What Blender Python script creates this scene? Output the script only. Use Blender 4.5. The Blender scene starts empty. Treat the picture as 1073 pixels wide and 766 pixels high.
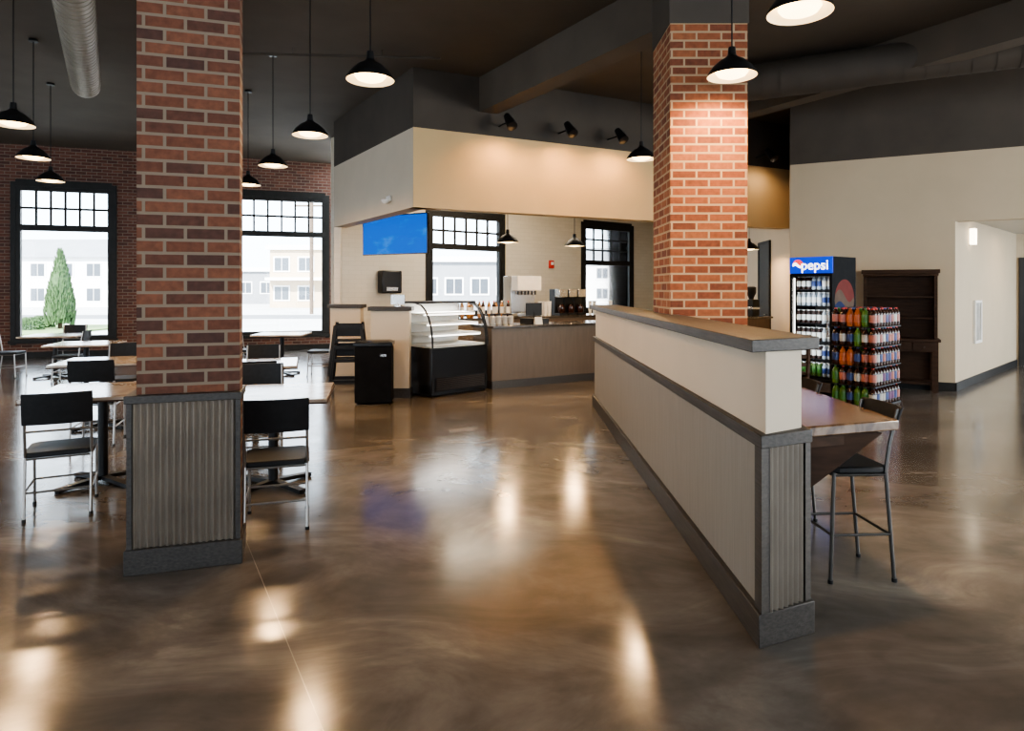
import bpy, bmesh, math, random
from mathutils import Vector, Matrix
random.seed(7)
SC = bpy.context.scene
COL = SC.collection
pi = math.pi
F = 700.0; CX = 536.5; HY = 302.0; EYE = 1.6
CEIL = 4.9

# ---------------------------------------------------------------- materials
def new_mat(name):
    m = bpy.data.materials.new(name); m.use_nodes = True
    nt = m.node_tree; b = nt.nodes["Principled BSDF"]
    return m, nt, b
def N(nt, t, **kw):
    n = nt.nodes.new(t)
    for k, v in kw.items(): setattr(n, k, v)
    return n
def rgb(c): return (c[0], c[1], c[2], 1.0)
def mat(name, col, rough=0.5, metal=0.0, var=0.12, scale=8.0, bump=0.0, emis=None, estr=0.0, stretch=(1,1,1), coat=0.0, spec=0.5):
    m, nt, b = new_mat(name)
    tc = N(nt, 'ShaderNodeTexCoord'); mp = N(nt, 'ShaderNodeMapping')
    mp.inputs['Scale'].default_value = stretch
    nt.links.new(tc.outputs['Object'], mp.inputs['Vector'])
    no = N(nt, 'ShaderNodeTexNoise'); no.inputs['Scale'].default_value = scale; no.inputs['Detail'].default_value = 4
    nt.links.new(mp.outputs[0], no.inputs['Vector'])
    r = N(nt, 'ShaderNodeValToRGB')
    r.color_ramp.elements[0].position = 0.3; r.color_ramp.elements[1].position = 0.7
    r.color_ramp.elements[0].color = rgb([max(0, c*(1-var)) for c in col])
    r.color_ramp.elements[1].color = rgb([min(1, c*(1+var)) for c in col])
    nt.links.new(no.outputs['Fac'], r.inputs['Fac']); nt.links.new(r.outputs['Color'], b.inputs['Base Color'])
    b.inputs['Roughness'].default_value = rough; b.inputs['Metallic'].default_value = metal
    b.inputs['Coat Weight'].default_value = coat; b.inputs['Specular IOR Level'].default_value = spec
    if bump > 0:
        bp = N(nt, 'ShaderNodeBump'); bp.inputs['Strength'].default_value = bump; bp.inputs['Distance'].default_value = 0.01
        nt.links.new(no.outputs['Fac'], bp.inputs['Height']); nt.links.new(bp.outputs[0], b.inputs['Normal'])
    if emis:
        b.inputs['Emission Color'].default_value = rgb(emis); b.inputs['Emission Strength'].default_value = estr
    return m

def brick_mat(name, cols, mortar, w=0.215, h=0.075, ms=0.009, rough=0.85, bump=0.6, noise=0.25):
    m, nt, b = new_mat(name); L = nt.links.new
    tc = N(nt, 'ShaderNodeTexCoord')
    br = N(nt, 'ShaderNodeTexBrick'); br.offset = 0.5
    br.inputs['Scale'].default_value = 1.0; br.inputs['Brick Width'].default_value = w; br.inputs['Row Height'].default_value = h
    br.inputs['Mortar Size'].default_value = ms*0.5; br.inputs['Mortar Smooth'].default_value = 0.15
    L(tc.outputs['UV'], br.inputs['Vector'])
    def mth(op, a, bv=None):
        n = N(nt,'ShaderNodeMath',operation=op); 
        if isinstance(a,(int,float)): n.inputs[0].default_value = a
        else: L(a, n.inputs[0])
        if bv is not None:
            if isinstance(bv,(int,float)): n.inputs[1].default_value = bv
            else: L(bv, n.inputs[1])
        return n.outputs[0]
    sp = N(nt,'ShaderNodeSeparateXYZ'); L(tc.outputs['UV'], sp.inputs[0])
    row = mth('FLOOR', mth('DIVIDE', sp.outputs['Y'], h))
    odd = mth('FLOORED_MODULO', row, 2.0)
    off = mth('MULTIPLY', mth('SUBTRACT', 1.0, odd), w*0.5)
    cn = mth('FLOOR', mth('DIVIDE', mth('ADD', sp.outputs['X'], off), w))
    cb = N(nt,'ShaderNodeCombineXYZ'); L(cn, cb.inputs[0]); L(row, cb.inputs[1])
    wn = N(nt,'ShaderNodeTexWhiteNoise', noise_dimensions='2D'); L(cb.outputs[0], wn.inputs['Vector'])
    r = N(nt,'ShaderNodeValToRGB'); r.color_ramp.interpolation = 'LINEAR'; e = r.color_ramp.elements
    e[0].position = cols[0][0]; e[0].color = rgb(cols[0][1]); e[1].position = cols[-1][0]; e[1].color = rgb(cols[-1][1])
    for p,c in cols[1:-1]: x = e.new(p); x.color = rgb(c)
    L(wn.outputs['Value'], r.inputs['Fac'])
    no = N(nt, 'ShaderNodeTexNoise'); no.inputs['Scale'].default_value = 22; no.inputs['Detail'].default_value = 5
    L(tc.outputs['UV'], no.inputs['Vector'])
    mx = N(nt, 'ShaderNodeMix', data_type='RGBA', blend_type='OVERLAY'); mx.inputs[0].default_value = noise*1.6
    L(r.outputs['Color'], mx.inputs[6]); L(no.outputs['Fac'], mx.inputs[7])
    m2 = N(nt, 'ShaderNodeMix', data_type='RGBA'); L(br.outputs['Fac'], m2.inputs[0]); L(mx.outputs[2], m2.inputs[6]); m2.inputs[7].default_value = rgb(mortar)
    L(m2.outputs[2], b.inputs['Base Color'])
    b.inputs['Roughness'].default_value = rough
    inv = N(nt, 'ShaderNodeMath', operation='MULTIPLY_ADD'); inv.inputs[1].default_value = -1.0
    L(br.outputs['Fac'], inv.inputs[0])
    sc = N(nt, 'ShaderNodeMath', operation='MULTIPLY'); sc.inputs[1].default_value = noise
    L(no.outputs['Fac'], sc.inputs[0]); L(sc.outputs[0], inv.inputs[2])
    bp = N(nt, 'ShaderNodeBump'); bp.inputs['Strength'].default_value = bump; bp.inputs['Distance'].default_value = 0.008
    L(inv.outputs[0], bp.inputs['Height']); L(bp.outputs[0], b.inputs['Normal'])
    return m

M = {}
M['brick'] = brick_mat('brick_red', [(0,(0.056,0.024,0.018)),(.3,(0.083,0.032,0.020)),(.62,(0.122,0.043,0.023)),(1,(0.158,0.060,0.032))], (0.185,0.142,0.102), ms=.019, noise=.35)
M['brick_lit'] = brick_mat('brick_red_lamplit', [(0,(0.14,0.043,0.021)),(.35,(0.185,0.055,0.024)),(.7,(0.235,0.072,0.029)),(1,(0.28,0.10,0.042))], (0.39,0.27,0.16), ms=.019, noise=.32)  # red brick shifted to orange, pendant glow put into its colours
M['brick_wall'] = brick_mat('brick_wall', [(0,(0.075,0.033,0.025)),(.5,(0.115,0.043,0.029)),(1,(0.155,0.064,0.043))], (0.19,0.148,0.118), ms=.016)
M['tile'] = brick_mat('cream_tile', [(0,(0.64,0.57,0.46)),(1,(0.67,0.60,0.49))], (0.55,0.49,0.39), w=0.30, h=0.10, ms=0.006, rough=0.3, bump=0.15, noise=0.03)
M['beige'] = mat('paint_beige', (0.47,0.38,0.265), 0.7, var=0.03, scale=2)
M['soffit'] = mat('paint_beige_lamplit', (0.56,0.395,0.20), 0.7, var=0.03, scale=2)  # beige soffit with the warm spotlight glow put into its colour
M['greige'] = mat('paint_greige', (0.54,0.46,0.355), 0.7, var=0.03, scale=2)
M['dark'] = mat('paint_dark_brown', (0.054,0.043,0.033), 0.75, var=0.12, scale=2)
M['ceil'] = mat('ceiling_dark', (0.078,0.061,0.045), 0.8, var=0.12, scale=1.5)
M['wood'] = mat('weathered_dark_wood', (0.034,0.029,0.025), 0.5, var=0.45, scale=9, bump=0.15, stretch=(5,0.7,10))
M['woodh'] = mat('dark_brown_wood', (0.044,0.022,0.012), 0.6, var=0.3, scale=5, bump=0.1, stretch=(1,6,6), spec=.2)
M['corr'] = mat('corrugated_metal', (0.185,0.155,0.123), 0.45, metal=0.4, var=0.15, scale=4)
M['panel'] = mat('brushed_panel', (0.225,0.203,0.175), 0.55, metal=0.0, var=0.08, scale=5, stretch=(1,14,0.6))
M['brownpanel'] = mat('brown_counter_panel', (0.125,0.090,0.062), 0.5, var=0.08, scale=3, stretch=(8,8,1))
M['black'] = mat('black_paint', (0.008,0.008,0.009), 0.45, var=0.2, spec=.3)
M['blackmatte'] = mat('black_matte', (0.010,0.010,0.011), 0.7, var=0.2, spec=.08)
M['blackgloss'] = mat('black_gloss', (0.006,0.006,0.007), 0.25, var=0.2)
M['vinyl'] = mat('black_vinyl', (0.009,0.009,0.010), 0.5, var=0.25, scale=30, bump=0.05, spec=.3)
M['legm'] = mat('grey_metal_tube', (0.33,0.31,0.29), 0.28, metal=0.9, var=0.1)
M['legd'] = mat('dark_metal_tube', (0.09,0.085,0.08), 0.35, metal=0.8, var=0.1)
M['steel'] = mat('stainless_steel', (0.55,0.55,0.54), 0.25, metal=1.0, var=0.06, stretch=(1,1,12))
M['duct'] = mat('galvanised_duct', (0.24,0.215,0.175), 0.5, metal=0.3, var=0.15, scale=3)
M['white'] = mat('white_paint', (0.78,0.76,0.72), 0.5, var=0.03)
M['frame'] = mat('window_frame_black', (0.014,0.013,0.012), 0.5, var=0.2, spec=.3)
M['red'] = mat('red_plastic', (0.55,0.03,0.02), 0.4, var=0.05)
M['green'] = mat('evergreen_foliage', (0.026,0.062,0.016), 0.8, var=0.5, scale=9)
M['bark'] = mat('bark', (0.10,0.07,0.05), 0.9, var=0.3)
M['asphalt'] = mat('asphalt_pale', (0.42,0.42,0.42), 0.9, var=0.12, scale=0.3)
M['road'] = mat('road_asphalt', (0.13,0.135,0.145), 0.9, var=0.12, scale=0.5)
M['lawn'] = mat('lawn', (0.12,0.18,0.06), 0.9, var=0.3, scale=1.0)
M['ext_white'] = mat('siding_white', (0.72,0.72,0.72), 0.8, var=0.05, scale=1)
M['ext_tan'] = mat('stucco_tan', (0.48,0.37,0.25), 0.8, var=0.08, scale=1)
M['ext_grey'] = mat('siding_grey', (0.20,0.21,0.23), 0.8, var=0.08, scale=1)
M['ext_glass'] = mat('building_window_glass', (0.06,0.07,0.085), 0.1, var=0.1)
M['bulb'] = mat('warm_bulb', (1,0.9,0.75), 0.4, var=0.0, emis=(1.0,0.70,0.35), estr=8)
M['shadein'] = mat('shade_inner_lit_white', (0.8,0.78,0.72), 0.4, var=0.02, emis=(1.0,.62,.25), estr=.6)  # white inner shade; the bulb's light on it is put in as emission
M['led'] = mat('case_led', (1,1,0.95), 0.4, var=0.0, emis=(1,0.97,0.9), estr=5)
M['sconce'] = mat('sconce_glass', (1,1,0.95), 0.4, var=0.0, emis=(1,0.85,0.6), estr=7)
M['hallc'] = mat('hall_ceiling_tile', (0.6,0.57,0.5), 0.8, var=0.04)
M['paper'] = mat('paper_cup', (0.75,0.73,0.68), 0.6, var=0.04)
M['amber'] = mat('amber_syrup', (0.35,0.16,0.05), 0.2, var=0.2)
M['clear'] = mat('pale_plastic', (0.45,0.44,0.41), 0.2, var=0.1)
M['blue'] = mat('label_blue', (0.02,0.045,0.18), 0.4, var=0.1)
M['lime'] = mat('label_green', (0.045,0.16,0.022), 0.4, var=0.1)
M['orange'] = mat('label_orange', (0.42,0.10,0.02), 0.4, var=0.1)
M['purple'] = mat('label_purple', (0.12,0.03,0.11), 0.4, var=0.1)
M['pink'] = mat('label_pink', (0.38,0.13,0.10), 0.4, var=0.1)
M['cola'] = mat('cola_liquid', (0.03,0.010,0.006), 0.15, var=0.1)
M['limeliq'] = mat('lime_liquid', (0.075,0.155,0.025), 0.15, var=0.1)
M['orangeliq'] = mat('orange_liquid', (0.34,0.09,0.02), 0.15, var=0.1)
M['clearliq'] = mat('clear_liquid', (0.42,0.46,0.50), 0.15, var=0.1)
M['signblue'] = mat('sign_blue', (0.006,0.03,0.33), 0.5, var=0.05, emis=(0.002,0.035,0.55), estr=1.2, spec=.1)
M['signwhite'] = mat('sign_white', (0.9,0.9,0.9), 0.3, var=0.0, emis=(1,1,1), estr=3)
M['signred'] = mat('sign_red', (0.7,0.02,0.02), 0.3, var=0.0, emis=(0.9,0.03,0.03), estr=1.0)
M['dimred'] = mat('emblem_red', (0.13,0.022,0.016), 0.6, var=0.1, spec=.1)
M['dimwhite'] = mat('emblem_pale', (0.10,0.065,0.045), 0.6, var=0.1, spec=.1)
M['dimblue'] = mat('emblem_blue', (0.012,0.022,0.08), 0.6, var=0.1, spec=.1)
M['basket'] = mat('bronze_trim', (0.05,0.035,0.025), 0.4, metal=0.3)

def glass_mat():
    m = bpy.data.materials.new('clear_glass'); m.use_nodes = True; nt = m.node_tree; nt.nodes.clear()
    o = N(nt,'ShaderNodeOutputMaterial'); mx = N(nt,'ShaderNodeMixShader'); t = N(nt,'ShaderNodeBsdfTransparent'); g = N(nt,'ShaderNodeBsdfGlossy')
    fr = N(nt,'ShaderNodeFresnel'); fr.inputs['IOR'].default_value = 1.35
    g.inputs['Roughness'].default_value = 0.03; t.inputs['Color'].default_value = (0.97,0.98,0.98,1)
    nt.links.new(fr.outputs[0], mx.inputs[0]); nt.links.new(t.outputs[0], mx.inputs[1]); nt.links.new(g.outputs[0], mx.inputs[2])
    nt.links.new(mx.outputs[0], o.inputs[0]); return m
M['glass'] = glass_mat()

def stone_mat(name, a, b_, c, rough, scale=3.0):
    m, nt, b = new_mat(name)
    tc = N(nt,'ShaderNodeTexCoord'); no = N(nt,'ShaderNodeTexNoise'); no.inputs['Scale'].default_value = scale; no.inputs['Detail'].default_value = 8; no.inputs['Distortion'].default_value = 1.2
    nt.links.new(tc.outputs['Object'], no.inputs['Vector'])
    r = N(nt,'ShaderNodeValToRGB'); e = r.color_ramp.elements
    e[0].position = 0.35; e[0].color = rgb(a); e[1].position = 0.68; e[1].color = rgb(c); x = e.new(0.5); x.color = rgb(b_)
    nt.links.new(no.outputs['Fac'], r.inputs['Fac']); nt.links.new(r.outputs[0], b.inputs['Base Color']); b.inputs['Roughness'].default_value = rough
    b.inputs['Specular IOR Level'].default_value = 0.6
    return m
M['tabletop'] = stone_mat('table_laminate', (0.28,0.23,0.18), (0.42,0.36,0.30), (0.60,0.55,0.48), 0.13)
M['granite'] = stone_mat('brown_granite', (0.10,0.058,0.033), (0.17,0.102,0.058), (0.24,0.155,0.095), 0.14, 9)
M['granited'] = stone_mat('dark_granite', (0.03,0.025,0.02), (0.06,0.05,0.04), (0.10,0.08,0.065), 0.15, 20)

def floor_mat():
    m, nt, b = new_mat('polished_concrete')
    L = nt.links.new
    tc = N(nt,'ShaderNodeTexCoord')
    w0 = N(nt,'ShaderNodeTexNoise'); w0.inputs['Scale'].default_value = 0.40; w0.inputs['Detail'].default_value = 2
    L(tc.outputs['Object'], w0.inputs['Vector'])
    sb = N(nt,'ShaderNodeVectorMath',operation='SUBTRACT'); L(w0.outputs['Color'], sb.inputs[0]); sb.inputs[1].default_value = (.5,.5,.5)
    scv = N(nt,'ShaderNodeVectorMath',operation='SCALE'); L(sb.outputs[0], scv.inputs[0]); scv.inputs['Scale'].default_value = 2.4
    ad = N(nt,'ShaderNodeVectorMath',operation='ADD'); L(tc.outputs['Object'], ad.inputs[0]); L(scv.outputs[0], ad.inputs[1])
    mpw = N(nt,'ShaderNodeMapping'); mpw.inputs['Rotation'].default_value = (0,0,-.6); mpw.inputs['Scale'].default_value = (0.75,1.5,1.0); L(ad.outputs[0], mpw.inputs[0])
    n1 = N(nt,'ShaderNodeTexNoise'); n1.inputs['Scale'].default_value = 0.85; n1.inputs['Detail'].default_value = 9; n1.inputs['Distortion'].default_value = 0.5; n1.inputs['Roughness'].default_value = 0.64
    L(mpw.outputs[0], n1.inputs['Vector'])
    r1 = N(nt,'ShaderNodeValToRGB'); e = r1.color_ramp.elements
    e[0].position = 0.32; e[0].color = (0.084,0.075,0.067,1); e[1].position = 0.72; e[1].color = (0.29,0.258,0.225,1)
    x = e.new(0.48); x.color = (0.122,0.108,0.096,1); x = e.new(0.60); x.color = (0.178,0.157,0.138,1)
    L(n1.outputs['Fac'], r1.inputs['Fac'])
    n2 = N(nt,'ShaderNodeTexNoise'); n2.inputs['Scale'].default_value = 3.5; n2.inputs['Detail'].default_value = 8; n2.inputs['Distortion'].default_value = 0.5
    L(tc.outputs['Object'], n2.inputs['Vector'])
    mx = N(nt,'ShaderNodeMix', data_type='RGBA', blend_type='OVERLAY'); mx.inputs[0].default_value = 0.4
    L(r1.outputs[0], mx.inputs[6]); L(n2.outputs['Fac'], mx.inputs[7])
    sep = N(nt,'ShaderNodeSeparateXYZ'); mp = N(nt,'ShaderNodeMapping'); mp.vector_type = 'TEXTURE'
    mp.inputs['Location'].default_value = (-1.70,4.26,0); mp.inputs['Rotation'].default_value = (0,0,math.atan2(1.02,1.85))
    L(tc.outputs['Object'], mp.inputs['Vector']); L(mp.outputs[0], sep.inputs[0])
    ab = N(nt,'ShaderNodeMath',operation='ABSOLUTE'); L(sep.outputs['X'], ab.inputs[0])
    lt = N(nt,'ShaderNodeMath',operation='LESS_THAN'); lt.inputs[1].default_value = 0.0022; L(ab.outputs[0], lt.inputs[0])
    m2 = N(nt,'ShaderNodeMix', data_type='RGBA'); L(lt.outputs[0], m2.inputs[0]); L(mx.outputs[2], m2.inputs[6]); m2.inputs[7].default_value = (0.30,0.27,0.24,1)
    L(m2.outputs[2], b.inputs['Base Color'])
    rr = N(nt,'ShaderNodeMapRange'); rr.inputs['To Min'].default_value = 0.10; rr.inputs['To Max'].default_value = 0.22
    L(n2.outputs['Fac'], rr.inputs['Value']); L(rr.outputs[0], b.inputs['Roughness'])
    b.inputs['Specular IOR Level'].default_value = 0.5
    bp = N(nt,'ShaderNodeBump'); bp.inputs['Strength'].default_value = 0.03; bp.inputs['Distance'].default_value = 0.01
    L(n2.outputs['Fac'], bp.inputs['Height']); L(bp.outputs[0], b.inputs['Normal'])
    return m
M['floor'] = floor_mat()

def tv_mat():
    m, nt, b = new_mat('tv_sky_picture'); L = nt.links.new
    tc = N(nt,'ShaderNodeTexCoord'); no = N(nt,'ShaderNodeTexNoise'); no.inputs['Scale'].default_value = 2.0; no.inputs['Detail'].default_value = 6
    mp = N(nt,'ShaderNodeMapping'); mp.inputs['Scale'].default_value = (1,1,2.4); L(tc.outputs['Object'], mp.inputs[0]); L(mp.outputs[0], no.inputs[0])
    r = N(nt,'ShaderNodeValToRGB'); e = r.color_ramp.elements; e[0].position = 0.55; e[0].color = (0.0,0.14,0.78,1); e[1].position = 0.95; e[1].color = (0.06,0.45,1.0,1)
    L(no.outputs[0], r.inputs[0]); L(r.outputs[0], b.inputs['Emission Color']); b.inputs['Emission Strength'].default_value = 1.0
    b.inputs['Base Color'].default_value = (0.0,0.0,0.0,1); b.inputs['Roughness'].default_value = 0.4; b.inputs['Specular IOR Level'].default_value = .1
    return m
M['tv'] = tv_mat()

# ---------------------------------------------------------------- mesh builder
class MB:
    def __init__(s): s.bm = bmesh.new(); s.mats = []
    def mi(s, m):
        if m not in s.mats: s.mats.append(m)
        return s.mats.index(m)
    def _faces(s, fs, m):
        i = s.mi(m)
        for f in fs: f.material_index = i
    def prism(s, poly, z0, z1, m):
        a = sum(poly[i][0]*poly[(i+1)%len(poly)][1]-poly[(i+1)%len(poly)][0]*poly[i][1] for i in range(len(poly)))
        if a < 0: poly = poly[::-1]
        b = [s.bm.verts.new((p[0],p[1],z0)) for p in poly]; t = [s.bm.verts.new((p[0],p[1],z1)) for p in poly]
        n = len(poly); fs = [s.bm.faces.new(t), s.bm.faces.new(b[::-1])]
        for i in range(n): fs.append(s.bm.faces.new((b[i],b[(i+1)%n],t[(i+1)%n],t[i])))
        s._faces(fs, m); return s
    def box(s, x0,x1,y0,y1,z0,z1,m):
        return s.prism([(x0,y0),(x1,y0),(x1,y1),(x0,y1)], z0, z1, m)
    def hexa(s, pts, m):
        v = [s.bm.verts.new(p) for p in pts]
        q = [(3,2,1,0),(4,5,6,7),(0,1,5,4),(1,2,6,5),(2,3,7,6),(3,0,4,7)]
        fs = [s.bm.faces.new([v[i] for i in k]) for k in q]; s._faces(fs, m); return s
    def bar(s, p0, p1, w, d, m, up=(0,0,1)):
        p0 = Vector(p0); p1 = Vector(p1); ax = (p1-p0).normalized(); up = Vector(up)
        if abs(ax.dot(up)) > 0.98: up = Vector((0,1,0))
        sx = ax.cross(up).normalized(); sy = sx.cross(ax).normalized()
        def c(p): return [p+sx*a*w/2+sy*b*d/2 for a,b in ((-1,-1),(1,-1),(1,1),(-1,1))]
        A = c(p0); B = c(p1); v = [s.bm.verts.new(p) for p in A+B]
        q = [(3,2,1,0),(4,5,6,7),(0,1,5,4),(1,2,6,5),(2,3,7,6),(3,0,4,7)]
        fs = [s.bm.faces.new([v[i] for i in k]) for k in q]; s._faces(fs, m); return s
    def cyl(s, p0, p1, r, m, seg=12, r2=None, caps=True):
        p0 = Vector(p0); p1 = Vector(p1); ax = (p1-p0).normalized()
        up = Vector((0,0,1)) if abs(ax.z) < 0.9 else Vector((1,0,0))
        u = ax.cross(up).normalized(); w = ax.cross(u).normalized(); r2 = r if r2 is None else r2
        A = []; B = []
        for i in range(seg):
            a = 2*pi*i/seg; d = u*math.cos(a)+w*math.sin(a)
            A.append(s.bm.verts.new(p0+d*r)); B.append(s.bm.verts.new(p1+d*r2))
        fs = [s.bm.faces.new((A[i],A[(i+1)%seg],B[(i+1)%seg],B[i])) for i in range(seg)]
        if caps: fs += [s.bm.faces.new(A[::-1]), s.bm.faces.new(B)]
        s._faces(fs, m); return s
    def tube(s, pts, r, m, seg=8):
        for a, b in zip(pts[:-1], pts[1:]): s.cyl(a, b, r, m, seg)
        return s
    def lathe(s, prof, m, c=(0,0,0), seg=20, mats=None):
        rings = []
        for r, z in prof:
            if r < 1e-5: rings.append([s.bm.verts.new((c[0],c[1],c[2]+z))])
            else: rings.append([s.bm.verts.new((c[0]+r*math.cos(2*pi*i/seg), c[1]+r*math.sin(2*pi*i/seg), c[2]+z)) for i in range(seg)])
        for k in range(len(rings)-1):
            A, B = rings[k], rings[k+1]; fs = []
            for i in range(seg):
                j = (i+1)%seg
                if len(A) == 1 and len(B) == 1: continue
                if len(A) == 1: fs.append(s.bm.faces.new((A[0],B[j],B[i])))
                elif len(B) == 1: fs.append(s.bm.faces.new((A[i],A[j],B[0])))
                else: fs.append(s.bm.faces.new((A[i],A[j],B[j],B[i])))
            s._faces(fs, (mats[k] if mats else m))
        return s
    def corrugated(s, p0, p1, z0, z1, m, pitch=0.034, amp=0.008):
        p0 = Vector((p0[0],p0[1],0)); p1 = Vector((p1[0],p1[1],0)); d = p1-p0; Ln = d.length; t = d/Ln; n = Vector((t.y,-t.x,0))
        k = max(2, int(Ln/pitch*8)); lo = []; hi = []
        for i in range(k+1):
            q = p0+t*(Ln*i/k)+n*(amp*math.sin(2*pi*i/8)); lo.append(s.bm.verts.new((q.x,q.y,z0))); hi.append(s.bm.verts.new((q.x,q.y,z1)))
        s._faces([s.bm.faces.new((lo[i],lo[i+1],hi[i+1],hi[i])) for i in range(k)], m); return s
    def obj(s, name, parent=None, loc=None, rotz=0.0, label=None, cat=None, group=None, kind=None, bevel=0, smooth=True):
        bm = s.bm; bm.normal_update()
        uv = bm.loops.layers.uv.new('UVMap')
        for f in bm.faces:
            n = f.normal
            if abs(n.z) < 0.7:
                t = Vector((-n.y, n.x, 0)); t.normalize()
                for l in f.loops: l[uv].uv = (l.vert.co.dot(t), l.vert.co.z)
            else:
                for l in f.loops: l[uv].uv = (l.vert.co.x, l.vert.co.y)
        me = bpy.data.meshes.new(name); bm.to_mesh(me); bm.free()
        for m in s.mats: me.materials.append(m)
        if smooth:
            for p in me.polygons: p.use_smooth = True
            me.set_sharp_from_angle(angle=math.radians(32))
        o = bpy.data.objects.new(name, me); COL.objects.link(o)
        if parent: o.parent = parent
        if loc: o.location = loc
        o.rotation_euler = (0,0,rotz)
        if label: o['label'] = label
        if cat: o['category'] = cat
        if group: o['group'] = group
        if kind: o['kind'] = kind
        if bevel:
            bv = o.modifiers.new('bevel','BEVEL'); bv.width = bevel; bv.segments = 2; bv.limit_method = 'ANGLE'; bv.angle_limit = math.radians(50)
        return o

def thing(name, label, cat, loc=(0,0,0), rotz=0.0, group=None, kind=None):
    o = bpy.data.objects.new(name, None); COL.objects.link(o); o.empty_display_size = 0.2
    o.location = loc; o.rotation_euler = (0,0,rotz)
    if label: o['label'] = label
    if cat: o['category'] = cat
    if group: o['group'] = group
    if kind: o['kind'] = kind
    return o
def dup(root, loc, rotz, label=None, scale=None, parent=None, skip=None):
    n = root.copy(); COL.objects.link(n)
    if loc is not None: n.location = loc; n.rotation_euler = (0,0,rotz)
    if parent: n.parent = parent
    if label: n['label'] = label
    if scale: n.scale = scale
    for ch in list(root.children):
        if skip and ch.name.startswith(skip): continue
        dup(ch, None, 0, parent=n)
    return n
def text_mesh(name, txt, size, m, parent, loc, rot, ext=0.002):
    cu = bpy.data.curves.new(name,'FONT'); cu.body = txt; cu.size = size; cu.extrude = ext; cu.align_x = 'CENTER'; cu.align_y = 'CENTER'; cu.offset = size*0.004
    tmp = bpy.data.objects.new('tmp', cu); COL.objects.link(tmp)
    dg = bpy.context.evaluated_depsgraph_get(); me = bpy.data.meshes.new_from_object(tmp.evaluated_get(dg)); bpy.data.objects.remove(tmp)
    me.materials.clear(); me.materials.append(m)
    o = bpy.data.objects.new(name, me); COL.objects.link(o); o.parent = parent; o.location = loc; o.rotation_euler = rot
    return o

def on_line(x, P, Q):
    k = (x-CX)/F; dx = Q[0]-P[0]; dy = Q[1]-P[1]
    t = (k*P[1]-P[0])/(dx-k*dy); return t*math.hypot(dx,dy)

def wall(name, P, Q, th, bands, openings=(), kind='structure'):
    Ln = math.hypot(Q[0]-P[0], Q[1]-P[1]); a = math.atan2(Q[1]-P[1], Q[0]-P[0])
    xs = sorted(set([0,Ln]+[v for o in openings for v in o[:2]])); mb = MB()
    for z0,z1,m in bands:
        for x0,x1 in zip(xs[:-1],xs[1:]):
            segs = [(z0,z1)]
            for o in openings:
                if o[0] <= x0+1e-6 and o[1] >= x1-1e-6:
                    ns = []
                    for a0,a1 in segs:
                        if o[2] >= a1 or o[3] <= a0: ns.append((a0,a1)); continue
                        if o[2] > a0: ns.append((a0,o[2]))
                        if o[3] < a1: ns.append((o[3],a1))
                    segs = ns
            for a0,a1 in segs:
                if a1-a0 > 1e-4: mb.box(x0,x1,0,th,a0,a1,m)
    return mb.obj(name, loc=(P[0],P[1],0), rotz=a, kind=kind, smooth=False)

# ---------------------------------------------------------------- room shell
def pt(x, Y): return ((x-CX)*Y/F, Y)
def PA(x):
    o = 107-0.0435*(x-18); return pt(x, 2.34*700/o)
A0, A1 = PA(-250), PA(352)
B0 = pt(352,14.5); B1 = pt(700, 14.5*88.2/58.5)
K = pt(433,9.96); R = pt(827,13.57); Lp = pt(350,13.26)
P1 = pt(828,11.5); P2 = pt(1001,10.37); P3 = pt(1150,9.56)
H1 = pt(1065,13.8)
slab = [(-15.8,-5.8),(16,-5.8),(16,22.3),(B1[0]+.2,B1[1]+.25),(B0[0],B0[1]+.25),(A1[0],A1[1]+.31),(A0[0]-.3,A0[1]+.25)]
fl = MB().prism(slab,-0.12,0.0,M['floor']).obj('floor', kind='structure', smooth=False)
ce = MB().prism(slab,CEIL,CEIL+0.2,M['ceil']).obj('ceiling', kind='structure', smooth=False)

WT, WB = 3.94, 0.40
sA = [on_line(x,A0,A1) for x in (14,120,245,343)]
wall('wall_north', A0, A1, 0.30, [(0,CEIL,M['brick_wall'])], [(sA[0],sA[1],WB,WT),(sA[2],sA[3],WB,WT)])
TB = 1.6+88.2*14.5/700
sB = [on_line(x,B0,B1) for x in (448,527,610,662)]
wall('wall_northeast', B0, B1, 0.25, [(0,CEIL,M['tile'])], [(sB[0],sB[1],0.95,TB),(sB[2],sB[3],0.95,TB)])
C1 = pt(781,17.5)
wall('wall_kitchen_end', B1, C1, 0.15, [(0,CEIL,M['greige'])])
wall('wall_kitchen_side', C1, R, 0.15, [(0,CEIL,M['greige'])])
wall('wall_return', R, P1, 0.15, [(0,3.72,M['beige']),(3.72,CEIL,M['dark'])])
wall('wall_kitchen_return', B0, Lp, 0.12, [(0,4.005,M['tile']),(4.005,CEIL,M['dark'])])
wall('wall_soffit_front', K, R, 0.25, [(2.81,4.005,M['soffit']),(4.005,CEIL,M['dark'])])
wall('wall_soffit_side', Lp, K, 0.25, [(2.81,4.005,M['greige']),(4.005,CEIL,M['dark'])])
s2 = math.hypot(P2[0]-P1[0],P2[1]-P1[1]); s3 = math.hypot(P3[0]-P1[0],P3[1]-P1[1])
wall('wall_east', P1, P3, 0.2, [(0,3.72,M['beige']),(3.72,CEIL,M['dark'])], [(s2,s3,0,2.64)])
wall('wall_hallway', P2, H1, 0.15, [(0,2.9,M['beige'])])
H2 = (15.0,12.2)
wall('wall_hallway_end', H1, H2, 0.15, [(0,2.9,M['beige'])])
MB().prism([(P2[0]+0.2,P2[1]+0.14),(P3[0],P3[1]+0.25),(15.4,12.2),(H1[0],H1[1]+0.2)],2.72,2.80,M['hallc']).obj('ceiling_hallway', kind='structure')
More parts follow.
